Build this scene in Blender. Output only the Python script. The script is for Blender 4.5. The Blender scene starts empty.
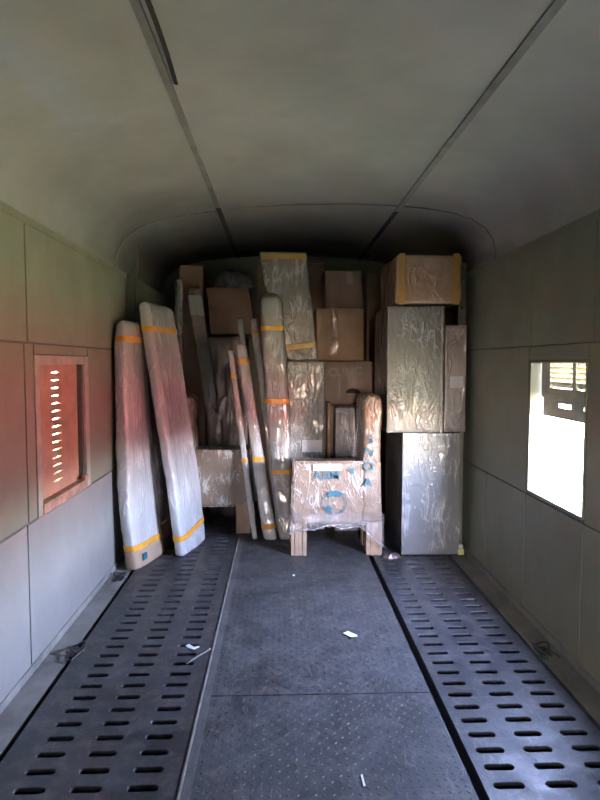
import bpy, bmesh, math, random
from mathutils import Vector, noise, Matrix
random.seed(7)
S = bpy.context.scene
COL = S.collection

# ------------------------------------------------------------------ camera
F = 600.0                                  # focal length in pixels of the 600x800 frame
CAM = Vector((0, 0, 1.55))
YAW, PIT = math.atan(20 / F), math.atan(38 / F)
cd = bpy.data.cameras.new('camera'); cam = bpy.data.objects.new('camera', cd); COL.objects.link(cam)
cam.location = CAM
cam.rotation_euler = (math.pi / 2 - PIT, 0, -YAW)
cd.sensor_fit = 'VERTICAL'; cd.sensor_height = 36; cd.lens = 36 * F / 800
cd.clip_start = 0.02; cd.clip_end = 500
S.camera = cam

# ------------------------------------------------------------------ sky, sun, exposure
S.view_settings.view_transform = 'Standard'
S.view_settings.look = 'None'
S.view_settings.gamma = 1
S.view_settings.use_curve_mapping = False
S.view_settings.exposure = 0.48
W = bpy.data.worlds.new('world'); S.world = W; W.use_nodes = True
wn = W.node_tree.nodes; wl = W.node_tree.links
sky = wn.new('ShaderNodeTexSky'); sky.sky_type = 'NISHITA'; sky.sun_disc = False
sky.sun_elevation = math.radians(52); sky.sun_rotation = math.radians(205)
sky.air_density = 1.0; sky.dust_density = .6; sky.ozone_density = 1.5
bg = wn['Background']; bg.inputs['Strength'].default_value = 60
tint = wn.new('ShaderNodeMix'); tint.data_type = 'RGBA'; tint.blend_type = 'MULTIPLY'; tint.inputs['Factor'].default_value = 1
tint.inputs[7].default_value = (1.07, .83, .82, 1)          # the camera's cool white balance
wl.new(sky.outputs[0], tint.inputs[6]); wl.new(tint.outputs[2], bg.inputs[0])
sd = bpy.data.lights.new('sun', 'SUN'); sd.energy = 245; sd.angle = math.radians(1.5); sd.color = (1, .95, .86)
so = bpy.data.objects.new('sun', sd); COL.objects.link(so)
sun_dir = Vector((0.6, 0.42, -0.95)).normalized()     # travels over the van roof from behind the left wall
so.rotation_euler = sun_dir.to_track_quat('-Z', 'Y').to_euler(); so.location = (-3, -6, 9)
S.cycles.max_bounces = 10; S.cycles.diffuse_bounces = 6; S.cycles.transparent_max_bounces = 12

# Cycles light portal in the open right window: adds no light, only tells the renderer where the sky comes in
pa = bpy.data.lights.new('window_sky_portal', 'AREA'); pa.shape = 'RECTANGLE'; pa.size = .66; pa.size_y = .78; pa.cycles.is_portal = True
po = bpy.data.objects.new('window_sky_portal', pa); COL.objects.link(po); po.location = (1.615, 3.24, 1.16)
po.rotation_euler = Vector((-1, 0, 0)).to_track_quat('-Z', 'Z').to_euler()

pb = bpy.data.lights.new('door_sky_portal', 'AREA'); pb.shape = 'RECTANGLE'; pb.size = .07; pb.size_y = 1.93; pb.cycles.is_portal = True  # sampling portal for the fill-light gap added behind the camera
pq = bpy.data.objects.new('door_sky_portal', pb); COL.objects.link(pq); pq.location = (.13, -2.69, .985)
pq.rotation_euler = Vector((0, 1, 0)).to_track_quat('-Z', 'Z').to_euler()

# ------------------------------------------------------------------ pixel helpers
FW = Vector((math.sin(YAW) * math.cos(PIT), math.cos(YAW) * math.cos(PIT), -math.sin(PIT)))
RT = Vector((math.cos(YAW), -math.sin(YAW), 0)); UP = RT.cross(FW)
def ray(px, py): return FW + RT * ((px - 300) / F) + UP * ((400 - py) / F)
def at(px, py, y): d = ray(px, py); return CAM + d * (y / d.y)
def gx(px, py, y): return at(px, py, y).x
def gz(py, y, px=300): return at(px, py, y).z

# ------------------------------------------------------------------ node helpers
MATS = {}
def mat(name, build):
    if name in MATS: return MATS[name]
    m = bpy.data.materials.new(name); m.use_nodes = True
    build(m.node_tree, m.node_tree.nodes['Principled BSDF']); MATS[name] = m
    return m
def N(t, kind, **kw):
    n = t.nodes.new(kind)
    for k, v in kw.items():
        if k in n.inputs: n.inputs[k].default_value = v
        else: setattr(n, k, v)
    return n
def coords(t, scale=(1, 1, 1), rot=(0, 0, 0)):
    c = N(t, 'ShaderNodeTexCoord'); m = N(t, 'ShaderNodeMapping')
    m.inputs['Scale'].default_value = scale; m.inputs['Rotation'].default_value = rot
    t.links.new(c.outputs['Object'], m.inputs[0]); return m.outputs[0]
def noise_tex(t, vec, scale, detail=4, rough=.55, dist=0):
    n = N(t, 'ShaderNodeTexNoise'); n.inputs['Scale'].default_value = scale
    n.inputs['Detail'].default_value = detail; n.inputs['Roughness'].default_value = rough
    n.inputs['Distortion'].default_value = dist
    t.links.new(vec, n.inputs['Vector']); return n.outputs['Fac']
def ramp(t, fac, stops):
    r = N(t, 'ShaderNodeValToRGB'); el = r.color_ramp.elements
    while len(el) < len(stops): el.new(.5)
    for e, (p, c) in zip(el, stops): e.position = p; e.color = (*c, 1) if len(c) == 3 else c
    t.links.new(fac, r.inputs[0]); return r.outputs[0]
def bump(t, h, strength, dist, normal=None):
    b = N(t, 'ShaderNodeBump'); b.inputs['Strength'].default_value = strength; b.inputs['Distance'].default_value = dist
    t.links.new(h, b.inputs['Height'])
    if normal is not None: t.links.new(normal, b.inputs['Normal'])
    return b.outputs[0]
def grey(v): return (v, v, v)

def plain(name, col, rough=.6, var=.12, nscale=6, metal=0, bstr=.1, bscale=60, spec=.5, rvar=0.0):
    def f(t, p):
        v = coords(t)
        a = tuple(c * (1 - var) for c in col); b = tuple(min(1, c * (1 + var)) for c in col)
        t.links.new(ramp(t, noise_tex(t, v, nscale, 6), [(.3, a), (.7, b)]), p.inputs['Base Color'])
        p.inputs['Roughness'].default_value = rough; p.inputs['Metallic'].default_value = metal
        p.inputs['Specular IOR Level'].default_value = spec
        if rvar:
            t.links.new(ramp(t, noise_tex(t, v, nscale * 2.3, 6), [(.3, grey(rough - rvar)), (.7, grey(rough + rvar))]), p.inputs['Roughness'])
        if bstr: t.links.new(bump(t, noise_tex(t, v, bscale, 3), bstr, .004), p.inputs['Normal'])
    return mat(name, f)

def ridges(t, vec, scale, power, dist=.8):
    """thin crease lines: 1 on the crease, 0 away from it"""
    n = noise_tex(t, vec, scale, 2, .5, dist)
    a = N(t, 'ShaderNodeMath', operation='MULTIPLY_ADD'); a.inputs[1].default_value = 2; a.inputs[2].default_value = -1; t.links.new(n, a.inputs[0])
    b = N(t, 'ShaderNodeMath', operation='ABSOLUTE'); t.links.new(a.outputs[0], b.inputs[0])
    c = N(t, 'ShaderNodeMath', operation='SUBTRACT'); c.inputs[0].default_value = 1; t.links.new(b.outputs[0], c.inputs[1])
    d = N(t, 'ShaderNodeMath', operation='POWER'); d.inputs[1].default_value = power; t.links.new(c.outputs[0], d.inputs[0])
    return d.outputs[0]
def math2(t, op, a, b):
    m = N(t, 'ShaderNodeMath', operation=op); t.links.new(a, m.inputs[0]); t.links.new(b, m.inputs[1]); return m.outputs[0]

def film_wrap(name, col, col2, veil=(.80, .80, .81), veil_amt=.35, wrinkle=9.0, rot=.5, bs=.8, coat=1.0, stretch=5, crough=.16):
    """a surface under clear stretch film: the thing's colour, thin whitish creases, and a glossy coat broken by those creases"""
    def f(t, p):
        v = coords(t); k = wrinkle * .34
        base = ramp(t, noise_tex(t, v, 4, 5), [(.3, col), (.7, col2)])
        r1 = ridges(t, coords(t, (k, k, k / stretch), (rot * .5, rot, .3)), 1.6, 14)
        r2 = ridges(t, coords(t, (k * 2.1, k * 2.1, k * 2.1 / (1 + stretch * .4)), (-rot * .8, -rot * 1.4, .9)), 1.7, 16)
        mask = ramp(t, noise_tex(t, v, 4.2, 3), [(.42, grey(.12)), (.60, grey(1))])
        cr = math2(t, 'MULTIPLY', math2(t, 'MAXIMUM', r1, r2), mask)
        mx = N(t, 'ShaderNodeMix', data_type='RGBA')
        t.links.new(ramp(t, cr, [(.25, (0, 0, 0)), (1, grey(min(1, veil_amt * 1.3)))]), mx.inputs['Factor']); t.links.new(base, mx.inputs[6]); mx.inputs[7].default_value = (*veil, 1)  # film haze and gloss glints painted into the base colour along creases
        t.links.new(mx.outputs[2], p.inputs['Base Color'])
        p.inputs['Roughness'].default_value = .5
        p.inputs['Coat Weight'].default_value = coat; p.inputs['Coat Roughness'].default_value = crough
        p.inputs['Coat IOR'].default_value = 1.7
        und = noise_tex(t, coords(t, (1, 1, .5)), 6, 2)
        n1 = bump(t, und, .6, .02); n2 = bump(t, cr, bs, .018, n1)
        t.links.new(n2, p.inputs['Coat Normal'])
        t.links.new(bump(t, cr, .3, .010), p.inputs['Normal'])
    return mat(name, f)

def cardboard(name, col, film=0.0):
    def f(t, p):
        v = coords(t)
        a = tuple(c * .8 for c in col); b = tuple(c * 1.15 for c in col)
        t.links.new(ramp(t, noise_tex(t, v, 5, 6), [(.3, a), (.7, b)]), p.inputs['Base Color'])
        p.inputs['Roughness'].default_value = .75
        wv = N(t, 'ShaderNodeTexWave'); wv.inputs['Scale'].default_value = 45; wv.inputs['Distortion'].default_value = 1
        t.links.new(v, wv.inputs['Vector'])
        t.links.new(bump(t, wv.outputs['Fac'], .12, .002), p.inputs['Normal'])
        if film:
            p.inputs['Coat Weight'].default_value = film; p.inputs['Coat Roughness'].default_value = .15
            w = noise_tex(t, coords(t, (7, 7, 2), (.4, .3, .2)), 1.8, 5, .6, .7)
            t.links.new(bump(t, w, .8, .03), p.inputs['Coat Normal'])
    return mat(name, f)

def clear_film(name, tint=(.9, .9, .92), haze=.18, gloss=.22, sc=8):
    """loose clear plastic: mostly see-through with hazy and glossy creases"""
    m = bpy.data.materials.new(name); m.use_nodes = True; t = m.node_tree
    for n in list(t.nodes):
        if n.type == 'BSDF_PRINCIPLED': t.nodes.remove(n)
    out = t.nodes['Material Output']
    tr = N(t, 'ShaderNodeBsdfTransparent'); gl = N(t, 'ShaderNodeBsdfGlossy'); df = N(t, 'ShaderNodeBsdfTranslucent'); d2 = N(t, 'ShaderNodeBsdfDiffuse')
    gl.inputs['Roughness'].default_value = .12
    tr.inputs[0].default_value = (.95, .95, .95, 1); df.inputs[0].default_value = (*tint, 1); d2.inputs[0].default_value = (*tint, 1)
    w = noise_tex(t, coords(t, (sc, sc, sc * .4), (.5, .4, .2)), 1.7, 5, .6, .7)
    nb = bump(t, w, 1.0, .03); t.links.new(nb, gl.inputs['Normal'])
    m0 = N(t, 'ShaderNodeMixShader'); m0.inputs[0].default_value = .5; t.links.new(df.outputs[0], m0.inputs[1]); t.links.new(d2.outputs[0], m0.inputs[2])
    m1 = N(t, 'ShaderNodeMixShader'); t.links.new(ramp(t, w, [(.42, grey(haze * .5)), (.7, grey(min(1, haze * 2.2)))]), m1.inputs[0])
    t.links.new(tr.outputs[0], m1.inputs[1]); t.links.new(m0.outputs[0], m1.inputs[2])
    m2 = N(t, 'ShaderNodeMixShader'); m2.inputs[0].default_value = gloss
    t.links.new(m1.outputs[0], m2.inputs[1]); t.links.new(gl.outputs[0], m2.inputs[2]); t.links.new(m2.outputs[0], out.inputs[0])
    MATS[name] = m; return m

# ------------------------------------------------------------------ mesh helpers
ORG = {}
class MB:
    def __init__(s): s.v = []; s.f = []
    def add(s, vs, fs):
        b = len(s.v); s.v += [Vector(v) for v in vs]; s.f += [tuple(i + b for i in f) for f in fs]; return s
    def box(s, a, b):
        x0, y0, z0 = a; x1, y1, z1 = b
        return s.hexa([(x0, y0, z0), (x1, y0, z0), (x1, y1, z0), (x0, y1, z0)], [(x0, y0, z1), (x1, y0, z1), (x1, y1, z1), (x0, y1, z1)])
    def hexa(s, lo, hi):
        return s.add(list(lo) + list(hi), [(3, 2, 1, 0), (4, 5, 6, 7), (0, 1, 5, 4), (1, 2, 6, 5), (2, 3, 7, 6), (3, 0, 4, 7)])
    def rings(s, rs, cap=True):
        n = len(rs[0]); vs = [p for r in rs for p in r]; fs = []
        for i in range(len(rs) - 1):
            for j in range(n):
                k = (j + 1) % n; fs.append((i * n + j, i * n + k, (i + 1) * n + k, (i + 1) * n + j))
        if cap: fs += [tuple(range(n - 1, -1, -1)), tuple(range((len(rs) - 1) * n, len(rs) * n))]
        return s.add(vs, fs)
    def tube(s, pts, r, n=8, closed=False):
        pts = [Vector(p) for p in pts]; rs = []
        for i, p in enumerate(pts):
            a = pts[i - 1] if (i or closed) else pts[0]; b = pts[(i + 1) % len(pts)] if (closed or i < len(pts) - 1) else pts[-1]
            d = (b - a).normalized(); u = d.orthogonal() if abs(d.z) > .9 else d.cross(Vector((0, 0, 1))); u.normalize(); w = d.cross(u)
            rs.append([p + (u * math.cos(2 * math.pi * k / n) + w * math.sin(2 * math.pi * k / n)) * r for k in range(n)])
        if closed: rs.append(rs[0]); return s.rings(rs, False)
        return s.rings(rs)
    def build(s, name, m, parent=None, smooth=False, bevel=0, seg=2, recalc=True, solid=0):
        off = ORG.get(parent.name, Vector()) if parent else Vector()
        me = bpy.data.meshes.new(name); me.from_pydata([v - off for v in s.v], [], s.f); me.update()
        if recalc or bevel:
            bm = bmesh.new(); bm.from_mesh(me)
            if recalc: bmesh.ops.recalc_face_normals(bm, faces=bm.faces)
            if bevel: bmesh.ops.bevel(bm, geom=bm.edges[:], offset=bevel, segments=seg, profile=.5, affect='EDGES', clamp_overlap=True)
            bm.to_mesh(me); bm.free()
        if smooth:
            for p in me.polygons: p.use_smooth = True
        o = bpy.data.objects.new(name, me); COL.objects.link(o)
        me.materials.append(m)
        if parent: o.parent = parent
        ORG[o.name] = off.copy()
        if solid:
            md = o.modifiers.new('thickness', 'SOLIDIFY'); md.thickness = solid; md.offset = 0
        return o

def thing(name, label, cat, loc, group=None):
    o = bpy.data.objects.new(name, None); COL.objects.link(o); o.location = loc
    o.empty_display_size = .1
    o['label'] = label; o['category'] = cat
    if group: o['group'] = group
    ORG[o.name] = Vector(loc); return o
def tag(o, label, cat, group=None):
    o['label'] = label; o['category'] = cat
    if group: o['group'] = group
    return o
def struct(o, label=None):
    o['kind'] = 'structure'
    if label: o['label'] = label
    return o

def wrinkle(p, seed=0.0, f=1.0):
    """ridged creases of stretch film, running on two slants"""
    q1 = Vector((p.x * 9 + p.y * 9 + p.z * 4, seed, p.z * 3.2 - p.x * 2)) * f
    q2 = Vector((p.x * 14 - p.z * 16, p.y * 14 + seed * 3, p.z * 6 + p.x * 8)) * f
    a = max(0, 1 - abs(noise.noise(q1)) * 5) ** 2; b = max(0, 1 - abs(noise.noise(q2)) * 5) ** 2
    return a + .7 * b
def superring(c, u, w, a, b, n=28, e=4.0, dumb=0.0):
    """rounded-rectangle ring about c in the plane of u (half-size a) and w (half-size b); dumb thins its middle"""
    r = []
    for k in range(n):
        th = 2 * math.pi * k / n; cs, sn = math.cos(th), math.sin(th)
        x = math.copysign(abs(cs) ** (2 / e), cs); y = math.copysign(abs(sn) ** (2 / e), sn)
        thin = 1 - dumb * max(0, 1 - (abs(x) / .78) ** 6)
        r.append(c + u * (a * x) + w * (b * y * thin))
    return r

class Loft:
    """a long soft package: sections (t, centre, u, w, a, b, dumb) with t from 0 (bottom) to 1 (top)"""
    def __init__(s, secs, e=4.0, n=28, amp=.006, freq=5, seed=0, round_top=.03, round_bot=.015, crease=.002):
        s.secs = secs; s.e = e; s.n = n; s.amp = amp; s.freq = freq; s.seed = seed; s.rt = round_top; s.rb = round_bot; s.crease = crease
    def at(s, t):
        ss = s.secs
        for i in range(len(ss) - 1):
            if t <= ss[i + 1][0] or i == len(ss) - 2:
                A, B = ss[i], ss[i + 1]; k = (t - A[0]) / (B[0] - A[0])
                L = lambda p, q: p + (q - p) * k
                return L(Vector(A[1]), Vector(B[1])), L(Vector(A[2]), Vector(B[2])).normalized(), L(Vector(A[3]), Vector(B[3])).normalized(), L(A[4], B[4]), L(A[5], B[5]), L(A[6], B[6])
    def ring(s, t, grow=0.0, shrink=0.0, tilt=0.0):
        c, u, w, a, b, d = s.at(t)
        ring = superring(c, u, w, a + grow - shrink, b + grow - shrink, s.n, s.e, d)
        out = []
        for p in ring:
            if tilt:
                k = (p - c).dot(u) / (a + 1e-6); p = p + (s.at(min(1, t + tilt * k))[0] - c)
            q = p * s.freq + Vector((s.seed * 7.3, s.seed * 3.1, 0))
            nrm = (p - c).normalized()
            out.append(p + nrm * (s.amp * noise.noise(q) + s.amp * .5 * noise.noise(q * 2.7) + s.crease * wrinkle(p, s.seed)))
        return out
    def mesh(s, m=44):
        m = int(m * 2.6); n0 = s.n; s.n = s.n * 2 if s.crease else s.n; res = s._mesh(m); s.n = n0; return res
    def _mesh(s, m):
        mb = MB(); rs = []
        L = (Vector(s.secs[-1][1]) - Vector(s.secs[0][1])).length
        for k in range(m + 1):
            t = k / m; dt, db = (1 - t) * L, t * L; sh = 0
            if dt < s.rt: q = 1 - dt / s.rt; sh = s.rt * (1 - math.sqrt(max(0, 1 - q * q)))
            if db < s.rb: q = 1 - db / s.rb; sh = max(sh, s.rb * (1 - math.sqrt(max(0, 1 - q * q))))
            c, u, w, a, b, d = s.at(t)
            rs.append(s.ring(t, shrink=min(sh, min(a, b) * .85)))
        # fine rings near the rounded ends
        extra = []
        for q in (.25, .5, .75):
            tt = 1 - s.rt * q / L * .9
        return mb.rings(rs)
    def band(s, t, width, grow=.004, tilt=0.0):
        L = (Vector(s.secs[-1][1]) - Vector(s.secs[0][1])).length; h = width / L / 2
        return MB().rings([s.ring(t - h, grow * .3, 0, tilt), s.ring(t - h * .96, grow, 0, tilt), s.ring(t + h * .96, grow, 0, tilt), s.ring(t + h, grow * .3, 0, tilt)], False)

# ------------------------------------------------------------------ materials
def wallpaint(name, col, gloss=.42):
    def f(t, p):
        v = coords(t)
        a = tuple(c * .86 for c in col); b = tuple(c * 1.1 for c in col)
        c1 = ramp(t, noise_tex(t, v, 2.2, 8, .65), [(.3, a), (.7, b)])
        mx = N(t, 'ShaderNodeMix', data_type='RGBA')
        t.links.new(ramp(t, noise_tex(t, coords(t, (9, 9, 1.2)), 2.2, 7, .7), [(.6, (0, 0, 0)), (.8, grey(.35))]), mx.inputs['Factor'])
        t.links.new(c1, mx.inputs[6]); mx.inputs[7].default_value = (*[c * .6 for c in col], 1)
        t.links.new(mx.outputs[2], p.inputs['Base Color'])
        t.links.new(ramp(t, noise_tex(t, v, 3, 6), [(.3, grey(gloss - .08)), (.7, grey(gloss + .1))]), p.inputs['Roughness'])
        t.links.new(bump(t, noise_tex(t, v, 5, 3), .25, .01, bump(t, noise_tex(t, v, 160, 2), .08, .002)), p.inputs['Normal'])
    return mat(name, f)
M_WALL = wallpaint('grey_green_wall_paint', (.195, .205, .15))
M_WALLP = wallpaint('pale_grey_lower_panel_paint', (.225, .212, .195))  # paler tone on the lower left panels only
M_SEAM = plain('dark_seam_steel', (.10, .10, .085), .6)
def ceilpaint(t, p):
    v = coords(t)
    c1 = ramp(t, noise_tex(t, v, 1.1, 7, .6), [(.3, (.38, .39, .335)), (.5, (.47, .475, .42)), (.7, (.56, .56, .515))])
    vr = N(t, 'ShaderNodeTexVoronoi'); vr.inputs['Scale'].default_value = 1.6
    t.links.new(coords(t, (1, .8, 1)), vr.inputs['Vector'])
    mx = N(t, 'ShaderNodeMix', data_type='RGBA'); mx.blend_type = 'MULTIPLY'
    t.links.new(noise_tex(t, v, 2.5, 5), mx.inputs['Factor']); t.links.new(c1, mx.inputs[6])
    t.links.new(ramp(t, vr.outputs['Distance'], [(.30, grey(.93)), (.36, grey(1))]), mx.inputs[7])
    t.links.new(mx.outputs[2], p.inputs['Base Color'])
    t.links.new(ramp(t, noise_tex(t, v, 2.6, 6), [(.35, grey(.33)), (.65, grey(.5))]), p.inputs['Roughness'])
    t.links.new(bump(t, noise_tex(t, v, 3.2, 4), .45, .02, bump(t, noise_tex(t, v, 120, 2), .06, .002)), p.inputs['Normal'])
M_CEIL = mat('ceiling_enamel', ceilpaint)
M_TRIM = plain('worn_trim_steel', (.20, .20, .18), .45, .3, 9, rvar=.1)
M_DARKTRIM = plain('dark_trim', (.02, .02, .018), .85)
M_POST = plain('dark_olive_post', (.055, .058, .045), .5)  # backlit shade of the left post is put into this dark colour
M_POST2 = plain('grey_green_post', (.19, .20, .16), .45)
M_PAN = plain('underfloor_pan', (.02, .02, .022), .8)
def steel(name, col, rough, dust=.5):
    def f(t, p):
        v = coords(t)
        a = tuple(c * .5 for c in col); b = tuple(c * 1.5 for c in col)
        c1 = ramp(t, noise_tex(t, v, 3.0, 9, .7), [(.3, a), (.7, b)])
        mx = N(t, 'ShaderNodeMix', data_type='RGBA')
        sc = ridges(t, coords(t, (3.5, .9, 3), (0, 0, .35)), 3.2, 60, 1.5)
        t.links.new(ramp(t, sc, [(.3, (0, 0, 0)), (1, grey(.5))]), mx.inputs['Factor'])
        t.links.new(c1, mx.inputs[6]); mx.inputs[7].default_value = (*[min(.3, c * 4) for c in col], 1)
        m2 = N(t, 'ShaderNodeMix', data_type='RGBA')
        t.links.new(ramp(t, noise_tex(t, v, 9, 10, .75), [(.48, (0, 0, 0)), (.72, grey(dust))]), m2.inputs['Factor'])
        t.links.new(mx.outputs[2], m2.inputs[6]); m2.inputs[7].default_value = (.17, .155, .14, 1)
        t.links.new(m2.outputs[2], p.inputs['Base Color'])
        t.links.new(ramp(t, noise_tex(t, v, 6, 9, .7), [(.3, grey(rough - .1)), (.7, grey(rough + .22))]), p.inputs['Roughness'])
        t.links.new(bump(t, noise_tex(t, v, 40, 5), .3, .004), p.inputs['Normal'])
        p.inputs['Specular IOR Level'].default_value = .5
    return mat(name, f)
M_GRATE = steel('black_painted_grate', (.03, .0305, .033), .42)
M_TREAD = steel('worn_tread_plate', (.047, .0465, .0465), .52)
M_GUTTER = steel('dusty_side_channel', (.19, .18, .16), .7)
M_EDGE = plain('worn_plate_edge', (.20, .185, .17), .5, .35, 14, rvar=.1)
M_SHUTTER = plain('brown_shutter_board', (.40, .25, .17), .5, .2, 8)
M_FRAME = plain('window_frame_paint', (.38, .36, .30), .45, .2, 12)
M_SLAT = plain('ochre_louvre_slat', (.42, .37, .24), .5, .2, 9)
M_RUST = plain('rusty_sill', (.34, .20, .14), .75, .45, 18)
M_TAPE = plain('orange_tape', (.72, .33, .035), .28, .12, 20, bstr=.15, bscale=90)
M_TAPE2 = plain('dull_yellow_tape', (.36, .20, .035), .35, .12, 20, bstr=.15, bscale=90)
M_WHITEWRAP = film_wrap('white_foam_under_film', (.40, .385, .37), (.48, .465, .45), wrinkle=11, rot=.35, stretch=5, bs=.9, veil_amt=.5)
M_WHITEWRAP2 = film_wrap('pale_bag_under_film', (.42, .41, .41), (.50, .49, .485), wrinkle=9, rot=.3, stretch=5, bs=.9, veil_amt=.5)
M_GREYWRAP = film_wrap('grey_foam_under_film', (.235, .215, .195), (.30, .28, .255), wrinkle=9, rot=.7, stretch=4)
M_BOARDWRAP = film_wrap('silver_grey_board_under_film', (.19, .20, .205), (.23, .24, .245), wrinkle=14, rot=.9, stretch=5, bs=.55, veil_amt=.45)
M_SLABWRAP = film_wrap('taupe_slab_under_film', (.115, .10, .085), (.16, .14, .12), wrinkle=11, rot=.7, stretch=4, veil_amt=.3)
M_BOARDWRAP2 = film_wrap('warm_grey_board_under_film', (.13, .125, .117), (.155, .15, .142), wrinkle=16, rot=.9, stretch=2, bs=.4, veil_amt=.4, coat=.45)
M_SILVERWRAP = film_wrap('silver_bubble_under_film', (.20, .195, .185), (.30, .295, .28), wrinkle=20, rot=.9, stretch=3, bs=1.0, veil_amt=.75)
M_DARKWRAP = film_wrap('dark_goods_under_film', (.085, .055, .045), (.15, .10, .08), veil=(.35, .33, .32), wrinkle=9, rot=.15, stretch=6, bs=.9, veil_amt=.25)
M_BLACKWRAP = film_wrap('black_goods_under_film', (.022, .023, .022), (.04, .041, .038), veil=(.3, .3, .3), wrinkle=9, rot=.15, stretch=4, bs=.9, veil_amt=.15)
M_BROWNWRAP = film_wrap('brown_carton_under_film', (.26, .165, .10), (.34, .22, .14), veil=(.5, .45, .4), wrinkle=6, rot=.8, stretch=3, veil_amt=.2)
M_TANWRAP = film_wrap('tan_cardboard_under_film', (.225, .15, .10), (.28, .195, .135), veil=(.8, .78, .76), wrinkle=13, rot=.8, stretch=3, veil_amt=.5, bs=.9)
M_LILACWRAP = film_wrap('mauve_parcel_under_film', (.30, .27, .29), (.38, .34, .36), veil=(.75, .73, .75), wrinkle=15, rot=.6, stretch=2.5, veil_amt=.55)
M_TAN = cardboard('tan_cardboard', (.36, .25, .17))
M_BROWN = cardboard('brown_cardboard', (.36, .22, .14), .4)
M_DKBROWN = cardboard('dark_brown_cardboard', (.24, .15, .11), .4)
M_GREYBROWN = cardboard('grey_brown_cardboard', (.32, .235, .185), .4)
M_KRAFT = cardboard('kraft_cardboard', (.42, .28, .17), .35)
M_INK = plain('teal_ink', (.03, .13, .18), .5, .2, 30, bstr=0)
M_FADEDINK = plain('faded_white_print', (.42, .38, .34), .6, .2, 30, bstr=0)
M_LABEL = plain('white_paper_label', (.72, .72, .78), .5, .08, 20, bstr=0)
M_PAPER = plain('white_scrap', (.85, .85, .85), .6, .05, 20, bstr=0)
M_FILM = clear_film('clear_plastic_film', haze=.10, gloss=.10, sc=9)
M_FILMW = clear_film('whitish_plastic_film', haze=.33, gloss=.3, sc=6)
M_YELLOW = plain('pale_yellow_plastic', (.62, .62, .22), .5)
M_IRON = plain('dark_iron', (.06, .06, .06), .45, metal=.6)

# ------------------------------------------------------------------ the van shell
XL, XR = -1.26, 1.52
Y0, Y1 = -2.6, 6.65
WT = .09            # wall thickness
ZW = 2.26           # wall height
CX = .13

# outside ground and the long red shed across the yard
def yard(t, p):
    v = coords(t)
    t.links.new(ramp(t, noise_tex(t, v, .35, 8, .65), [(.3, (.27, .26, .10)), (.55, (.37, .34, .16)), (.75, (.45, .41, .23))]), p.inputs['Base Color'])
    p.inputs['Roughness'].default_value = .9
M_YARD = mat('dry_grass_yard', yard)
M_RED = plain('red_shed_paint', (.52, .13, .11), .7, .15, 1.5)
GZ = -1.15
struct(MB().add([(-80, -80, GZ), (120, -80, GZ), (120, 120, GZ), (-80, 120, GZ)], [(0, 1, 2, 3)]).build('ground', M_YARD, recalc=False))
shed = struct(MB().box((10.5, -14, GZ), (13, 12, 2.0)).build('wall_shed', M_RED))
MB().hexa([(10.1, -14.3, 2.0), (13.4, -14.3, 2.0), (13.4, 12.3, 2.0), (10.1, 12.3, 2.0)], [(10.1, -14.3, 2.07), (13.4, -14.3, 2.2), (13.4, 12.3, 2.2), (10.1, 12.3, 2.07)]).build('roof', M_RED, shed)

def slotted(x0, x1, cols, y0, rows, pitch, slen, sw, z1, thick, mapf=None, ch=.003):
    """plate pierced by round-ended slots (long axis x), rows along y"""
    mb = MB(); K = 5
    bx = [x0] + [(a + b) / 2 for a, b in zip(cols, cols[1:])] + [x1]
    for r in range(rows):
        ya, yb = y0 + r * pitch, y0 + (r + 1) * pitch; ym = (ya + yb) / 2
        for c, cx in enumerate(cols):
            xa, xb = bx[c], bx[c + 1]; R = sw / 2; h = slen / 2 - R
            def outline(g):
                up = [(cx + h + (R + g) * math.cos(a), ym + (R + g) * math.sin(a)) for a in [math.pi / 2 * k / K for k in range(K + 1)]]
                up += [(cx - h + (R + g) * math.cos(a), ym + (R + g) * math.sin(a)) for a in [math.pi / 2 + math.pi / 2 * k / K for k in range(K + 1)]]
                lo = [(x, 2 * ym - y) for x, y in up[-2:0:-1]]
                return up, lo
            up, lo = outline(ch)
            n_up = len(up); loop = up + lo; n = len(loop)
            P = [(xa, ym, z1), (xa, yb, z1), (xb, yb, z1), (xb, ym, z1), (xa, ya, z1), (xb, ya, z1)]
            L1 = [(x, y, z1) for x, y in loop]
            u2, l2 = outline(0); L2 = [(x, y, z1 - ch) for x, y in u2 + l2]; L3 = [(x, y, z1 - thick) for x, y in u2 + l2]
            vs = P + L1 + L2 + L3; o1, o2, o3 = 6, 6 + n, 6 + 2 * n
            fs = [tuple([3, 2, 1, 0] + [o1 + k for k in range(n_up - 1, -1, -1)]),
                  tuple([0, 4, 5, 3] + [o1 + (k % n) for k in range(n, n_up - 2, -1)])]
            for k in range(n):
                q = (k + 1) % n
                fs.append((o1 + k, o1 + q, o2 + q, o2 + k)); fs.append((o2 + k, o2 + q, o3 + q, o3 + k))
            mb.add(vs, fs)
    y2 = y0 + rows * pitch
    # outer skirt
    for a, b in (((x0, y0), (x1, y0)), ((x1, y0), (x1, y2)), ((x1, y2), (x0, y2)), ((x0, y2), (x0, y0))):
        mb.add([(*a, z1), (*b, z1), (*b, z1 - thick), (*a, z1 - thick)], [(0, 1, 2, 3)])
    if mapf: mb.v = [Vector(mapf(v)) for v in mb.v]
    return mb

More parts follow.
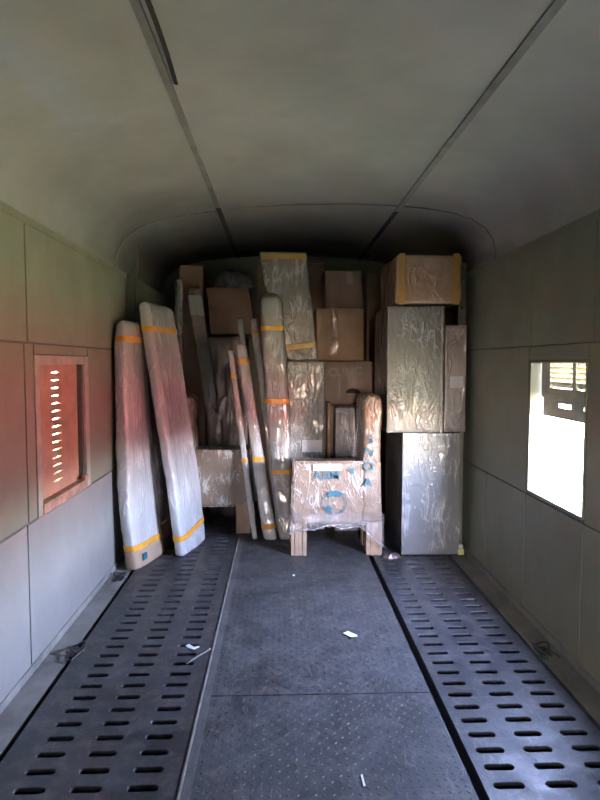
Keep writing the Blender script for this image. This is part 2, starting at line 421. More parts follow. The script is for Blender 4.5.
# floor: pan, side channels, two slotted grates, tread plate
floor = struct(MB().box((XL - WT, Y0 - .1, -.16), (XR + WT, Y1 + .1, -.075)).build('floor', M_PAN))
row_pitch = .1005
LC = [-.9095, -.707, -.5025]; RC = [.837, 1.032, 1.227]
gl = slotted(-1.085, -.372, LC, 2.11 - row_pitch * 41.5, 86, row_pitch, .112, .030, 0, .014).build('left_slotted_grate', M_GRATE, floor)
gr_ = slotted(.742, 1.345, RC, 2.08 - row_pitch * 41.5, 86, row_pitch, .112, .032, 0, .014).build('right_slotted_grate', M_GRATE, floor)
for sx in (-1.07, -.81, -.605, -.39, .76, .935, 1.13, 1.33):
    MB().box((sx - .012, Y0, -.075), (sx + .012, Y1 - .05, -.016)).build('bearer', M_PAN, floor)
MB().box((-.358, Y0, -.07), (.703, 2.70, .004)).build('tread_plate', M_TREAD, floor, bevel=.004)
MB().box((-.358, 2.704, -.07), (.703, Y1 - .02, .004)).build('tread_plate', M_TREAD, floor, bevel=.004)
MB().box((-.371, Y0, -.07), (-.3585, Y1 - .02, .007)).build('edge_strip', M_EDGE, floor, bevel=.004)
MB().box((XL, Y0, -.07), (-1.115, Y1, -.012)).build('side_channel', M_GUTTER, floor, bevel=.004)
MB().box((1.375, Y0, -.07), (XR, Y1, -.012)).build('side_channel', M_GUTTER, floor, bevel=.004)
MB().box((-.357, Y0, .0035), (-.322, Y1 - .03, .0052)).build('worn_edge_band', steel('dusty_edge_paint', (.085, .08, .075), .55), floor)
lug = MB(); p = .046; i = 0
yy = 1.2
while yy < 5.0:
    j = 0; xx = -.30
    while xx < .68:
        s = 1 if (i + j) % 2 else -1; a = s * math.radians(45) ; L, B = .0135, .0042
        cu, su = math.cos(a), math.sin(a); jx = xx + random.uniform(-.001, .001)
        if abs(yy - 2.702) > .02:
            pts = [(L, 0), (0, B), (-L, 0), (0, -B)]
            lug.add([(jx + u * cu - w * su, yy + u * su + w * cu, .0038) for u, w in pts] + [(jx, yy, .0062)], [(0, 1, 4), (1, 2, 4), (2, 3, 4), (3, 0, 4)])
        xx += p / 1.414; j += 1
    yy += p / 1.414; i += 1
lg = lug.build('tread_lugs', M_TREAD, floor, recalc=False); lg['kind'] = 'stuff'

# walls with openings
def wall_mesh(x0, x1, openings):
    mb = MB(); ys = Y0
    for (ya, yb, za, zb) in sorted(openings):
        mb.box((x0, ys, -.1), (x1, ya, ZW)); mb.box((x0, ya, -.1), (x1, yb, za)); mb.box((x0, ya, zb), (x1, yb, ZW)); ys = yb
    mb.box((x0, ys, -.1), (x1, Y1, ZW)); return mb
WLo = (3.18, 3.87, .77, 1.58); WRo = (2.905, 3.585, .765, 1.555)
DOOR_R = (-1.75, -1.70, 0, 2.0)
DOOR_L = (-1.75, -1.70, 0, 2.0)
wall_l = struct(wall_mesh(XL - WT, XL, [WLo, DOOR_L]).build('wall_left', M_SEAM))
wall_r = struct(wall_mesh(XR, XR + WT, [WRo, DOOR_R]).build('wall_right', M_SEAM))
wall_b = struct(MB().box((XL - WT, Y1, -.1), (XR + WT, Y1 + .08, 2.8)).build('wall_back', M_WALL))
GX0, GX1 = .095, .165       # gap added for fill light: unseen end door behind the camera set ajar
wall_f = struct(MB().box((XL - WT, Y0 - .08, -.1), (GX0, Y0, 2.8)).box((GX1, Y0 - .08, -.1), (XR + WT, Y0, 2.8)).box((GX0, Y0 - .08, -.1), (GX1, Y0, .02)).box((GX0, Y0 - .08, 1.95), (GX1, Y0, 2.8)).build('wall_front', M_WALL))
struct(MB().box((GX1 - .005, Y0 - .75, .02), (GX1 + .03, Y0 - .085, 1.94)).build('door_3', M_POST))
PT = .010
def panel(wall, side, ya, yb, za, zb):
    g = .006 if side == 'l' else .003
    if side == 'l': a, b = (XL - .002, ya + g, za + g), (XL + PT, yb - g, zb - g)
    else: a, b = (XR - PT, ya + g, za + g), (XR + .002, yb - g, zb - g)
    return MB().box(a, b).build('panel', M_WALLP if side == 'l' and zb < .8 else M_WALL, wall, bevel=.003)
zs = (.0, .745, 1.645, ZW)
def panels(wall, side, lower, mid, upper):
    for seq, za, zb in ((lower, zs[0], zs[1]), (mid, zs[1], zs[2]), (upper, zs[2], zs[3])):
        for ya, yb in zip(seq, seq[1:]): 
            if ya is not None and yb is not None: panel(wall, side, ya, yb, za, zb)
# left: door to the yard from -1.75 to -.25 stays free
for za, zb in zip(zs, zs[1:]):
    for w, s in ((wall_l, 'l'), (wall_r, 'r')):
        panel(w, s, Y0, -1.75, za, zb)
        if za > 1.6: panel(w, s, -1.75, -.25, 2.0, zb)
panels(wall_l, 'l', (-.25, 1.47, 2.97, 4.47, 5.97, Y1), (-.25, 1.5, 2.985), (-.25, 1.5, 3.03, 4.95, Y1))
for a, b in ((2.985, 3.10), (3.955, 4.66), (4.66, 6.0), (6.0, Y1)): panel(wall_l, 'l', a, b, zs[1], zs[2])
panel(wall_l, 'l', 3.10, 3.955, 1.585, zs[2])
panels(wall_r, 'r', (-.25, .78, 1.49, 2.20, 2.90, 3.606, 4.31, 5.02, 5.9, Y1), (-.25, .78, 1.49, 2.20, 2.895), (-.25, 1.4, 2.85, 3.563, 4.95, Y1))
for a, b in ((3.600, 4.95), (4.95, Y1)): panel(wall_r, 'r', a, b, zs[1], zs[2])
panel(wall_r, 'r', 2.895, 3.600, 1.56, zs[2])
# wall cap rail and skirting
for k, (xa, xb) in enumerate(((XL - .05, XL + .014), (XR - .014, XR + .05))):
    struct(MB().box((xa, Y0, ZW - .03), (xb, Y1, ZW + .012)).build('trim_%d' % (k + 1), M_WALL, bevel=.004))
struct(MB().box((XL, Y0, -.012), (XL + .018, -1.75, .03)).box((XL, -.25, -.012), (XL + .018, Y1, .03)).build('baseboard_left', M_GUTTER, bevel=.003))
struct(MB().box((XR - .018, Y0, -.012), (XR, -1.75, .03)).box((XR - .018, -.25, -.012), (XR, Y1, .03)).build('baseboard_right', M_GUTTER, bevel=.003))

# ceiling
prof = [(-1.40, ZW), (-1.405, 2.33), (-1.385, 2.42), (-1.33, 2.50), (-1.235, 2.565), (-1.10, 2.615), (-.9, 2.655), (-.65, 2.685), (-.35, 2.705), (0, 2.712)]
prof = prof + [(-x, z) for x, z in prof[-2::-1]]
def ceil_pt(x):      # inner ceiling height above world x
    u = x - CX
    for (a, za), (b, zb) in zip(prof, prof[1:]):
        if a <= u <= b and b > a: return za + (zb - za) * (u - a) / (b - a)
    return ZW
def shell(ya, yb, off=0, th=.05):
    mb = MB(); n = len(prof); vs = []
    for y in (ya, yb):
        for o in (off, off + th):
            for i, (x, z) in enumerate(prof):
                a = Vector(prof[max(0, i - 1)]); b = Vector(prof[min(n - 1, i + 1)]); d = (b - a).normalized(); nr = Vector((-d.y, d.x))
                vs.append((CX + x + nr.x * o, y, z + nr.y * o))
    fs = []
    for i in range(n - 1):
        fs += [(i, i + 1, 2 * n + i + 1, 2 * n + i), (n + i, n + i + 1, 3 * n + i + 1, 3 * n + i), (i, i + 1, n + i + 1, n + i), (2 * n + i, 2 * n + i + 1, 3 * n + i + 1, 3 * n + i)]
    fs += [(0, n, 3 * n, 2 * n), (n - 1, 2 * n - 1, 4 * n - 1, 3 * n - 1)]
    return mb.add(vs, fs)
ceiling = struct(shell(Y0 - .08, Y1 + .08).build('ceiling', M_CEIL, smooth=False))
for p_ in ceiling.data.polygons: p_.use_smooth = abs(p_.normal.y) < .5
# ceiling ledges between wall top and cove
for k, (xa, xb) in enumerate(((-1.30, XL + .02), (XR - .02, 1.56))): pass
arch = shell(4.50, 4.516, -.006, .008)
for v in arch.v: v.y -= .17 * (v.x - CX)
struct(arch.build('trim_3', M_TRIM))
def strip(name, pts, w, m, lift=.004, lab=None):
    mb = MB()
    for (x0, y0), (x1, y1) in zip(pts, pts[1:]):
        za, zb = ceil_pt(x0) - lift, ceil_pt(x1) - lift
        mb.hexa([(x0 - w, y0, za - .004), (x0 + w, y0, za - .004), (x1 + w, y1, zb - .004), (x1 - w, y1, zb - .004)], [(x0 - w, y0, za + .006), (x0 + w, y0, za + .006), (x1 + w, y1, zb + .006), (x1 - w, y1, zb + .006)])
    return struct(mb.build(name, m), lab)
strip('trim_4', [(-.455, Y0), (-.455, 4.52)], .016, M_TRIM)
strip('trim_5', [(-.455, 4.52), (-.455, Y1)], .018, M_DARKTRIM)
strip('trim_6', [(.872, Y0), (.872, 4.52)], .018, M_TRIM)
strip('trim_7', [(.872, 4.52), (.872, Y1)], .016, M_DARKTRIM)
# near-black strip standing in for the shadow gap beside the left ceiling strip
pk = MB(); nn = 10; prev = None
for k in range(nn + 1):
    y = 1.60 + .95 * k / nn; q = math.sin(math.pi * k / nn) ; x = -.425 + .02 * q; z = ceil_pt(x) - .006 - .028 * q
    rg = [(x - .007, y, z), (x + .010, y, z - .004), (x + .010, y, z + .003), (x - .007, y, z + .007)]
    if prev: pk.hexa(prev, rg)
    prev = rg
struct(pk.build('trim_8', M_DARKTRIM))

# ------------------------------------------------------------------ left window: closed brown shutter with a column of slots
w1 = struct(MB().box((XL - WT, 3.10, .745), (XL + .014, 3.16, 1.585)).box((XL - WT, 3.88, .745), (XL + .014, 3.955, 1.585)).box((XL - WT, 3.16, 1.535), (XL + .010, 3.88, 1.585)).build('window_1', M_FRAME, bevel=.003))
MB().box((XL - WT, 3.16, .745), (XL + .018, 3.88, .80)).build('sill', M_RUST, w1, bevel=.004)
MB().box((XL - .035, 3.855, .80), (XL - .002, 3.88, 1.535)).build('channel', M_SEAM, w1)
sh_l = MB()
slat_z0, slat_p, slat_n = .845, .0445, 15
def map_l(v):   # plate x -> world y, plate y -> world z, plate z -> world x
    return (XL - .03 + v.z, v.x, v.y)
shut = slotted(3.17, 3.855, [3.50], slat_z0, slat_n, slat_p, .14, .0075, 0, .02, map_l, ch=.002)
shut.box((XL - .05, 3.17, .80), (XL - .03, 3.855, slat_z0)).box((XL - .05, 3.17, slat_z0 + slat_n * slat_p), (XL - .03, 3.855, 1.535))
sh = shut.build('shutter_board', M_SHUTTER, w1)
for k in range(slat_n):
    z = slat_z0 + (k + .5) * slat_p
    MB().hexa([(XL - .052, 3.415, z + .012), (XL - .085, 3.415, z - .012), (XL - .085, 3.585, z - .012), (XL - .052, 3.585, z + .012)],
              [(XL - .052, 3.415, z + .015), (XL - .085, 3.415, z - .009), (XL - .085, 3.585, z - .009), (XL - .052, 3.585, z + .015)]).build('louvre', M_SHUTTER, sh)
MB().box((XL + .004, 3.80, .80), (XL + .03, 3.86, .835)).build('latch', M_RUST, w1, bevel=.006)

# ------------------------------------------------------------------ right window: shutter half raised, open below
w2 = struct(MB().box((XR - .013, 3.565, .765), (XR + WT, 3.590, 1.56)).box((XR - .013, 2.90, .765), (XR + WT, 2.918, 1.56)).box((XR - .013, 2.918, 1.545), (XR + WT, 3.565, 1.56)).build('window_2', M_WALL, bevel=.003))
MB().box((XR - .013, 2.918, .755), (XR + WT, 3.565, .775)).build('sill', M_WALL, w2, bevel=.003)
sx = XR + .05
sash = MB().box((sx, 2.93, 1.34), (sx + .025, 3.555, 1.40)).box((sx, 3.44, 1.40), (sx + .025, 3.555, 1.545)).box((sx, 2.93, 1.40), (sx + .025, 2.945, 1.545)).box((sx, 3.135, 1.40), (sx + .025, 3.175, 1.545)).build('shutter_frame', M_FRAME, w2, bevel=.002)
for k in range(5):
    z = 1.405 + k * .0285
    MB().hexa([(sx + .002, 2.945, z + .029), (sx + .024, 2.945, z - .003), (sx + .024, 3.44, z - .003), (sx + .002, 3.44, z + .029)],
              [(sx + .002, 2.945, z + .032), (sx + .024, 2.945, z), (sx + .024, 3.44, z), (sx + .002, 3.44, z + .032)]).build('louvre', M_SLAT, sash)
lowrail = MB().box((sx - .012, 2.93, 1.235), (sx + .012, 3.50, 1.295)).box((sx - .012, 3.02, 1.295), (sx + .012, 3.16, 1.325)).box((sx - .012, 3.30, 1.295), (sx + .012, 3.50, 1.325)).box((sx - .012, 2.93, 1.318), (sx + .012, 3.50, 1.37)).build('lift_rail', M_FRAME, w2, bevel=.002)
MB().box((sx - .01, 3.515, .775), (sx + .005, 3.53, 1.34)).build('guide', M_FRAME, w2)

# open cargo doorways behind the camera: steel frames
for n, (xa, xb) in ((1, (XL - WT, XL + .02)), (2, (XR - .02, XR + WT))):
    struct(MB().box((xa, -1.80, 0), (xb, -1.745, 2.04)).box((xa, -.255, 0), (xb, -.2, 2.04)).box((xa, -1.745, 1.99), (xb, -.255, 2.04)).build('door_%d' % n, M_POST))

# partition posts at the end bay (perforated channel on each wall)
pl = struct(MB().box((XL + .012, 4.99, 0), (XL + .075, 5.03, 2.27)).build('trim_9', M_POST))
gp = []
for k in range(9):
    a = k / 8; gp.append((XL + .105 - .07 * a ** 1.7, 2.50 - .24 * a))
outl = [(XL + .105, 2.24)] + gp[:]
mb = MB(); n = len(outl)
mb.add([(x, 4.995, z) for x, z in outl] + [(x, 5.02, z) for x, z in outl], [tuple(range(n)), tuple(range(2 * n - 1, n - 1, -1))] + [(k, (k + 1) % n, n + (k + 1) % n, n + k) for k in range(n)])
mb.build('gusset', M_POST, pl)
def map_r(v): return (v.x, 4.86 - v.z * -1, v.y)
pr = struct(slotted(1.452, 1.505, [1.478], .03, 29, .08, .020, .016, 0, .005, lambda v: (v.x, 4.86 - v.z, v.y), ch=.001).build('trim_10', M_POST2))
MB().box((1.447, 4.858, .0), (1.4525, 4.90, 2.40)).build('flange', M_POST2, pr)
MB().box((1.5, 4.858, .0), (1.508, 4.90, 2.37)).build('flange', M_POST2, pr)
foot = thing('foot_cap', 'pale yellow plastic cap on the floor below the perforated wall post', 'cap', (1.44, 4.72, 0))
MB().box((1.424, 4.68, 0), (1.476, 4.75, .055)).build('cap_base', M_YELLOW, foot, bevel=.012)
MB().box((1.426, 4.69, .055), (1.468, 4.74, .085)).build('cap_rim', M_LABEL, foot, bevel=.008)

# ------------------------------------------------------------------ cargo helpers
def rough_box(a, b, sub=7, amp=.006, seed=0, bev=.012, shear=(0, 0), crease=0.0):
    """a slightly bulged, dented carton between two corners (vertices only, subdivided)"""
    bm = bmesh.new(); bmesh.ops.create_cube(bm, size=1)
    a = Vector(a); b = Vector(b); c = (a + b) / 2; d = b - a
    for v in bm.verts: v.co = Vector((v.co.x * d.x, v.co.y * d.y, v.co.z * d.z))
    bmesh.ops.bevel(bm, geom=bm.edges[:], offset=bev, segments=2, profile=.5, affect='EDGES')
    bmesh.ops.subdivide_edges(bm, edges=[e for e in bm.edges if e.calc_length() > .1], cuts=sub, use_grid_fill=True)
    for v in bm.verts:
        q = (v.co + c) * 4 + Vector((seed * 5.1, seed, seed * 2.3))
        v.co += v.normal * (amp * noise.noise(q) - amp * .3 + (crease * (wrinkle(v.co + c, seed, 1.3) - .3) if crease else 0))
        h = (v.co.z / d.z + .5); v.co.x += shear[0] * h; v.co.y += shear[1] * h
    mb = MB(); bm.verts.index_update()
    mb.v = [v.co + c for v in bm.verts]; mb.f = [tuple(v.index for v in f.verts) for f in bm.faces]; bm.free()
    return mb
def band_box(a, b, axis, lo, hi, g=.0035):
    """tape around a box: axis 'z' gives a horizontal loop between heights lo..hi, 'x' a vertical loop between x lo..hi"""
    (x0, y0, z0), (x1, y1, z1) = a, b; x0 -= g; y0 -= g; x1 += g; y1 += g; zt = z1 + g; zb = z0 - g * .3
    if axis == 'z':
        rs = [[(x0, y0, z), (x1, y0, z), (x1, y1, z), (x0, y1, z)] for z in (lo, hi)]
    else:
        rs = [[(x, y0, zb), (x, y1, zb), (x, y1, zt), (x, y0, zt)] for x in (lo, hi)]
    return MB().rings([[Vector(p) for p in r] for r in rs], False)
def text_part(name, body, origin, size, parent, m, ux=(1, 0, 0), uy=(0, 0, 1)):
    cu = bpy.data.curves.new(name, 'FONT'); cu.body = body; cu.size = size; cu.extrude = .0004; cu.align_x = 'CENTER'; cu.align_y = 'CENTER'; cu.offset = size * .02
    tmp = bpy.data.objects.new(name, cu); COL.objects.link(tmp)
    dg = bpy.context.evaluated_depsgraph_get(); me = bpy.data.meshes.new_from_object(tmp.evaluated_get(dg))
    bpy.data.objects.remove(tmp); 
    ux = Vector(ux); uy = Vector(uy); uz = ux.cross(uy); off = ORG[parent.name]
    for v in me.vertices: v.co = Vector(origin) + ux * v.co.x + uy * v.co.y + uz * v.co.z - off
    me.materials.clear(); me.materials.append(m)
    o = bpy.data.objects.new(name, me); COL.objects.link(o); o.parent = parent; ORG[o.name] = off; return o
def mean(*v): return sum(v, Vector()) / len(v)

# ------------------------------------------------------------------ two wrapped slabs leaning on the left wall
A = thing('wrapped_headboard', 'white film-wrapped slab leaning on the left wall, nearest the window, tan cardboard foot', 'parcel', (-1.09, 4.68, 0), 'wrapped furniture boards on the left')
def usec(t, c, u, a, b, d=0.0):
    u = Vector(u).normalized(); w = Vector((0, 0, 1)).cross(u).normalized(); return (t, Vector(c), u, w, a, b, d)
LA = Loft([usec(0, (-1.055, 4.66, .004), (.13, .45, 0), .235, .055), usec(.2, (-1.095, 4.68, .36), (.12, .45, 0), .25, .06), usec(.45, (-1.130, 4.69, .84), (.08, .45, 0), .255, .07),
           usec(.75, (-1.150, 4.71, 1.40), (.06, .45, 0), .245, .06), usec(.93, (-1.155, 4.71, 1.73), (.05, .45, 0), .24, .055), usec(1, (-1.155, 4.71, 1.862), (.05, .45, 0), .215, .045)], amp=.013, freq=5, seed=1, round_top=.06)
LA.mesh(56).build('wrapping', M_WHITEWRAP, A, smooth=True)
LA.band(.925, .045).build('tape', M_TAPE, A)
LA.band(.085, .045, .006).build('tape', M_TAPE, A)
ft = Loft([usec(0, (-1.052, 4.66, .002), (.13, .45, 0), .243, .063), usec(1, (-1.064, 4.668, .13), (.13, .45, 0), .243, .063)], amp=.004, seed=3, round_top=.004, round_bot=.004)
ft.mesh(8).build('cardboard_foot', M_TAN, A, smooth=True)
fu = Vector((.13, .45, 0)).normalized(); fn = Vector((fu.y, -fu.x, 0)); fc = Vector((-1.055, 4.663, .075)) - fu * .13 + fn * .0675
MB().hexa([fc - fu * .028 - fn * .006 + Vector((0, 0, -.025)), fc + fu * .028 - fn * .006 + Vector((0, 0, -.025)), fc + fu * .028 + Vector((0, 0, -.025)), fc - fu * .028 + Vector((0, 0, -.025))],
          [fc - fu * .028 - fn * .006 + Vector((0, 0, .025)), fc + fu * .028 - fn * .006 + Vector((0, 0, .025)), fc + fu * .028 + Vector((0, 0, .025)), fc - fu * .028 + Vector((0, 0, .025))]).build('printed_mark', M_INK, A)

B2 = thing('wrapped_side_board', 'dark film-wrapped board standing behind the nearest white slab on the left', 'parcel', (-1.08, 5.3, 0), 'wrapped furniture boards on the left')
L2 = Loft([usec(0, (-1.06, 5.28, .004), (.05, .45, 0), .18, .06), usec(1, (-1.16, 5.28, 1.80), (.03, .45, 0), .17, .05)], amp=.012, seed=5)
L2.mesh(30).build('wrapping', M_DARKWRAP, B2, smooth=True)
f2 = Loft([usec(0, (-1.06, 5.28, .002), (.05, .45, 0), .187, .067), usec(1, (-1.068, 5.28, .16), (.05, .45, 0), .187, .067)], amp=.003, seed=6, round_top=.004, round_bot=.004)
f2.mesh(6).build('cardboard_foot', M_TAN, B2, smooth=True)

B = thing('wrapped_bed_frame', 'pale wrapped board with two rolled edges, leaning left beside the low armchair parcel', 'parcel', (-.74, 4.96, 0), 'wrapped furniture boards on the left')
LB = Loft([usec(0, (-.745, 4.95, .004), (.13, .52, 0), .25, .05, 0), usec(.22, (-.79, 4.96, .44), (.12, .52, 0), .27, .055, .1), usec(.35, (-.825, 4.975, .70), (.12, .52, 0), .275, .055, .45),
           usec(.9, (-.985, 4.995, 1.80), (.11, .52, 0), .285, .058, .5), usec(1, (-1.015, 5.0, 2.02), (.11, .52, 0), .275, .05, .55)], amp=.010, freq=5, seed=9, round_top=.05, n=40)
LB.mesh(60).build('wrapping', M_WHITEWRAP2, B, smooth=True)
LB.band(.905, .04).build('tape', M_TAPE, B)
LB.band(.085, .045, .006, .012).build('tape', M_TAPE, B)

# ------------------------------------------------------------------ bundle of slim wrapped rails and rolls
def pole(name, label, bot, top, rb, rt, ratio, m, tapes, seed, e=3.0, mid=None, rtop=.04):
    """bot/top: (px, py, depth) of the centre of each end; half-widths in metres"""
    b = at(*bot); t_ = at(*top); b.z = .003
    o = thing(name, label, 'parcel', (b.x, b.y, 0), 'slim wrapped rails and rolls in the middle bundle')
    U, Wv = (1, 0, 0), (0, 1, 0)
    secs = [(0, b, U, Wv, rb, rb * ratio, 0)]
    if mid: c = b.lerp(t_, mid[0]); secs.append((mid[0], c + Vector((mid[1], 0, 0)), U, Wv, mid[2], mid[2] * ratio, 0))
    secs.append((1, t_, U, Wv, rt, rt * ratio, 0))
    L = Loft(secs, e=e, amp=min(.007, rb * .18), freq=7, seed=seed, n=20, round_top=rtop)
    L.mesh(46).build('wrapping', m, o, smooth=True)
    for t, w in tapes: L.band(t, w, .003).build('tape', M_TAPE, o)
    return o
pole('wrapped_rail', 'thicker white rail of the leaning pair, third from left in the middle bundle', (270.5, 533, 5.17), (240.6, 343, 5.42), .058, .047, .9, M_WHITEWRAP, ((.07, .045), (.405, .045), (.905, .04)), 11)
pole('wrapped_rail', 'thinnest white strip, leftmost of the leaning middle bundle, tape on its upper part', (255, 530, 5.17), (230.5, 349, 5.42), .026, .028, .9, M_WHITEWRAP, ((.41, .035), (.85, .03)), 12, rtop=.015)
pole('wrapped_rail', 'white strip of which only the tip shows above the pair of leaning rails', (266, 520, 5.42), (240, 318, 5.62), .028, .026, .9, M_WHITEWRAP, ((.86, .02),), 13, rtop=.02)
pole('wrapped_rail', 'narrow white strip standing just left of the big rounded roll', (281, 522, 5.38), (253.5, 318, 5.52), .034, .03, .8, M_WHITEWRAP, ((.93, .03),), 14, rtop=.015)
pole('wrapped_roll', 'biggest rounded pale roll of the middle bundle with three orange tapes', (286, 531, 5.18), (270.5, 293, 5.34), .066, .098, .7, M_GREYWRAP, ((.275, .035), (.56, .04), (.855, .04)), 15, mid=(.55, .0, .108), rtop=.09)

# ------------------------------------------------------------------ wrapped armchair in cardboard (front), and its twin behind
def armchair(name, label, x0, x1, ya, yb, H, flip, m_body, m_leg, front, back_h):
    """an armchair seen side-on, boxed in cardboard: legs at the corners, body, backrest at x1 (or x0 if flip)"""
    o = thing(name, label, 'armchair', ((x0 + x1) / 2, (ya + yb) / 2, 0), 'armchairs wrapped in cardboard and film')
    w = x1 - x0; lw = .125
    leg_h = .25
    for lx in (x0 + .0, x1 - lw):
        for ly in (ya + .015, yb - .14):
            mb = MB()
            for k in range(4):     # folded corrugated strips
                xx = lx + k * lw / 4; d = .006 * (k % 2)
                mb.box((xx, ly - d, 0), (xx + lw / 4, ly + .11, leg_h + .02))
            mb.build('leg', m_leg, o, bevel=.003)
    sides = []
    for k, (sa, sb) in enumerate(((ya + .014, ya + .05), (yb - .06, yb))):
        sd_ = rough_box((x0 + .012, sa, leg_h - .005), (x1 - .012, sb, H - .04 * k), 30, .010, 3 + k, .02, crease=.003)
        for v in sd_.v:
            q = (H - v.z) / (H - leg_h); v.x += (-.022 if v.x < (x0 + x1) / 2 else .022) * q * .6
        sides.append(sd_.build('side_panel', m_body, o, smooth=True))
    bo = sides[0]
    rough_box((x0 + .025, ya + .05, leg_h + .02), (x1 - .025, yb - .065, H - .012), 20, .012, 9, .03, crease=.003).build('seat', M_DARKWRAP, o, smooth=True)  # dark wrap stands in for the shaded hollow between the arms
    # rolled backrest
    bx = x0 + .11 if flip else x1 - .095; s = -1 if flip else 1
    def bs(t, z, x, a): return (t, Vector((x, (ya + yb) / 2, z)), Vector((0, 1, 0)), Vector((1, 0, 0)), (yb - ya) / 2 - .005, a, 0)
    LBk = Loft([bs(0, leg_h + .02, bx, .088), bs(.35, leg_h + .02 + .35 * (back_h - leg_h), bx + s * .004, .083), bs(.68, leg_h + .02 + .68 * (back_h - leg_h), bx + s * .012, .078), bs(.85, leg_h + .85 * (back_h - leg_h), bx + s * .014, .092), bs(1, back_h, bx + s * .012, .08)], e=5, amp=.007, seed=21, round_top=.06, n=32)
    bk = LBk.mesh(36).build('backrest', m_body, o, smooth=True)
    return o, LBk, bo, bk
ya = 4.70; cx0, cx1 = gx(291, 550, ya), gx(382, 550, ya); HH = gz(462, ya)
chair, LBk, cbody, cback = armchair('wrapped_armchair', 'tan cardboard-wrapped armchair with blue print, standing alone in front on its legs', cx0, cx1, ya, 5.11, HH, False, M_TANWRAP, M_TAN, True, 1.30)
def on_front(px, py): q = at(px, py, ya - .012); return Vector((q.x, ya - .004, q.z))
text_part('print', 'A3SM', on_front(327, 476), .085, chair, M_INK)
q0, q1 = on_front(313, 464.5), on_front(342, 470.5)
MB().add([(q0.x, ya - .003, q0.z), (q1.x, ya - .003, q0.z), (q1.x, ya - .003, q1.z), (q0.x, ya - .003, q1.z)], [(0, 1, 2, 3)]).build('label_sticker', M_LABEL, chair, recalc=False, solid=.001)
q = on_front(350, 472)
MB().add([(q.x + .03, ya - .004, q.z + .03), (q.x + .03, ya - .004, q.z - .04), (q.x + .015, ya - .004, q.z), (q.x - .03, ya - .004, q.z + .01)], [(0, 1, 2, 3)]).build('print', M_INK, chair, recalc=False, solid=.001)
c = on_front(335, 503); rr = .09
for r0, r1, a0, a1 in ((.088, .096, 0, 6.2832), (.055, .088, .9, 2.3), (.045, .085, 3.6, 4.3)):
    mb = MB(); n = 28; vs = []
    for k in range(n + 1):
        a = a0 + (a1 - a0) * k / n
        vs += [(c.x + r0 * math.cos(a), ya - .004, c.z + r0 * math.sin(a)), (c.x + r1 * math.cos(a), ya - .004, c.z + r1 * math.sin(a))]
    mb.add(vs, [(2 * k, 2 * k + 1, 2 * k + 3, 2 * k + 2) for k in range(n)]).build('emblem', M_INK, chair, recalc=False, solid=.001)
for ch, py, sz in (('S', 440, .09), ('Z', 452, .09), ('O', 467, .10), ('A', 483, .10)):
    bq = at(370.5 - (483 - py) * -.06 - 2.5, py, ya - .012)
    text_part('print', ch, (bq.x, ya - .013, bq.z), sz, cback, M_INK, ux=(0.35, 0, .94) if ch == 'Z' else (1, 0, 0), uy=(-.94, 0, .35) if ch == 'Z' else (0, 0, 1))
# film skirt sagging between the legs
sk = MB(); nx, nz = 30, 10; vs = []
for i in range(nx + 1):
    u = i / nx; x = cx0 - .012 + (cx1 - cx0 + .022) * u
    bot = .245 - .06 * abs(2 * u - 1) ** 3 - (.10 * max(0, (u - .72) / .28) ** 1.2) + .012 * math.sin(u * 19)
    if u < .16: bot = .20 + .2 * u
    for k in range(nz + 1):
        v = k / nz; z = .35 + (bot - .35) * v
        vs.append((x, ya - .022 - .012 * noise.noise(Vector((x * 9, 1, z * 9))) - .012 * v, z))
sk.add(vs, [(i * (nz + 1) + k, (i + 1) * (nz + 1) + k, (i + 1) * (nz + 1) + k + 1, i * (nz + 1) + k + 1) for i in range(nx) for k in range(nz)])
sk.build('film_skirt', M_FILM, chair, smooth=True, recalc=False)
# hem of gathered film along the lower edge of the skirt
hem = [(vs[i * (nz + 1) + nz][0], vs[i * (nz + 1) + nz][1] - .002, vs[i * (nz + 1) + nz][2]) for i in range(nx + 1)]
MB().tube(hem, .006, 6).build('film_hem', M_FILMW, chair, smooth=True)

yb_ = 5.34; bx0, bx1 = gx(172, 525, yb_), gx(250, 525, yb_)
ch2, LBk2, cb2, ck2 = armchair('wrapped_armchair', 'tan wrapped armchair standing further back, half hidden behind the leaning boards', bx0, bx1, yb_, 5.9, gz(450, yb_), True, M_TANWRAP, M_TAN, False, 1.25)

# ------------------------------------------------------------------ right-hand stack
CABF = 4.69
ca, cb_ = (gx(402, 500, CABF), CABF, 0), (gx(460, 500, CABF), 5.45, gz(432.5, CABF, 430))
cab = thing('wrapped_cabinet', 'tall pale grey film-wrapped cabinet on the floor, bottom of the right stack', 'parcel', ((ca[0] + cb_[0]) / 2, 5.07, 0), 'wrapped cabinets of the right stack')
MB().box((ca[0], ca[1] + .02, .003), (cb_[0], cb_[1], cb_[2] - .002)).build('carcass', M_BLACKWRAP, cab, bevel=.006)
rough_box((ca[0], ca[1], .006), (cb_[0], ca[1] + .019, cb_[2] - .004), 44, .002, 5, .004, crease=.0012).build('front_board', M_BOARDWRAP, cab, smooth=True)
ua, ub = (gx(387, 370, 4.66), 4.66, cb_[2]), (gx(444, 370, 4.66), 5.3, gz(306, 4.66, 415))
cab2 = thing('wrapped_cabinet', 'silver grey film-wrapped cabinet set on the lower cabinet, under the big taped carton', 'parcel', ((ua[0] + ub[0]) / 2, 5, ua[2]), 'wrapped cabinets of the right stack')
MB().box((ua[0] + .004, ua[1] + .02, ua[2] + .001), (ub[0], ub[1], ub[2])).build('carcass', M_BLACKWRAP, cab2, bevel=.006)
rough_box((ua[0], ua[1], ua[2] + .002), (ub[0], ua[1] + .019, ub[2]), 44, .002, 6, .004, crease=.0015).build('front_board', M_BOARDWRAP2, cab2, smooth=True)
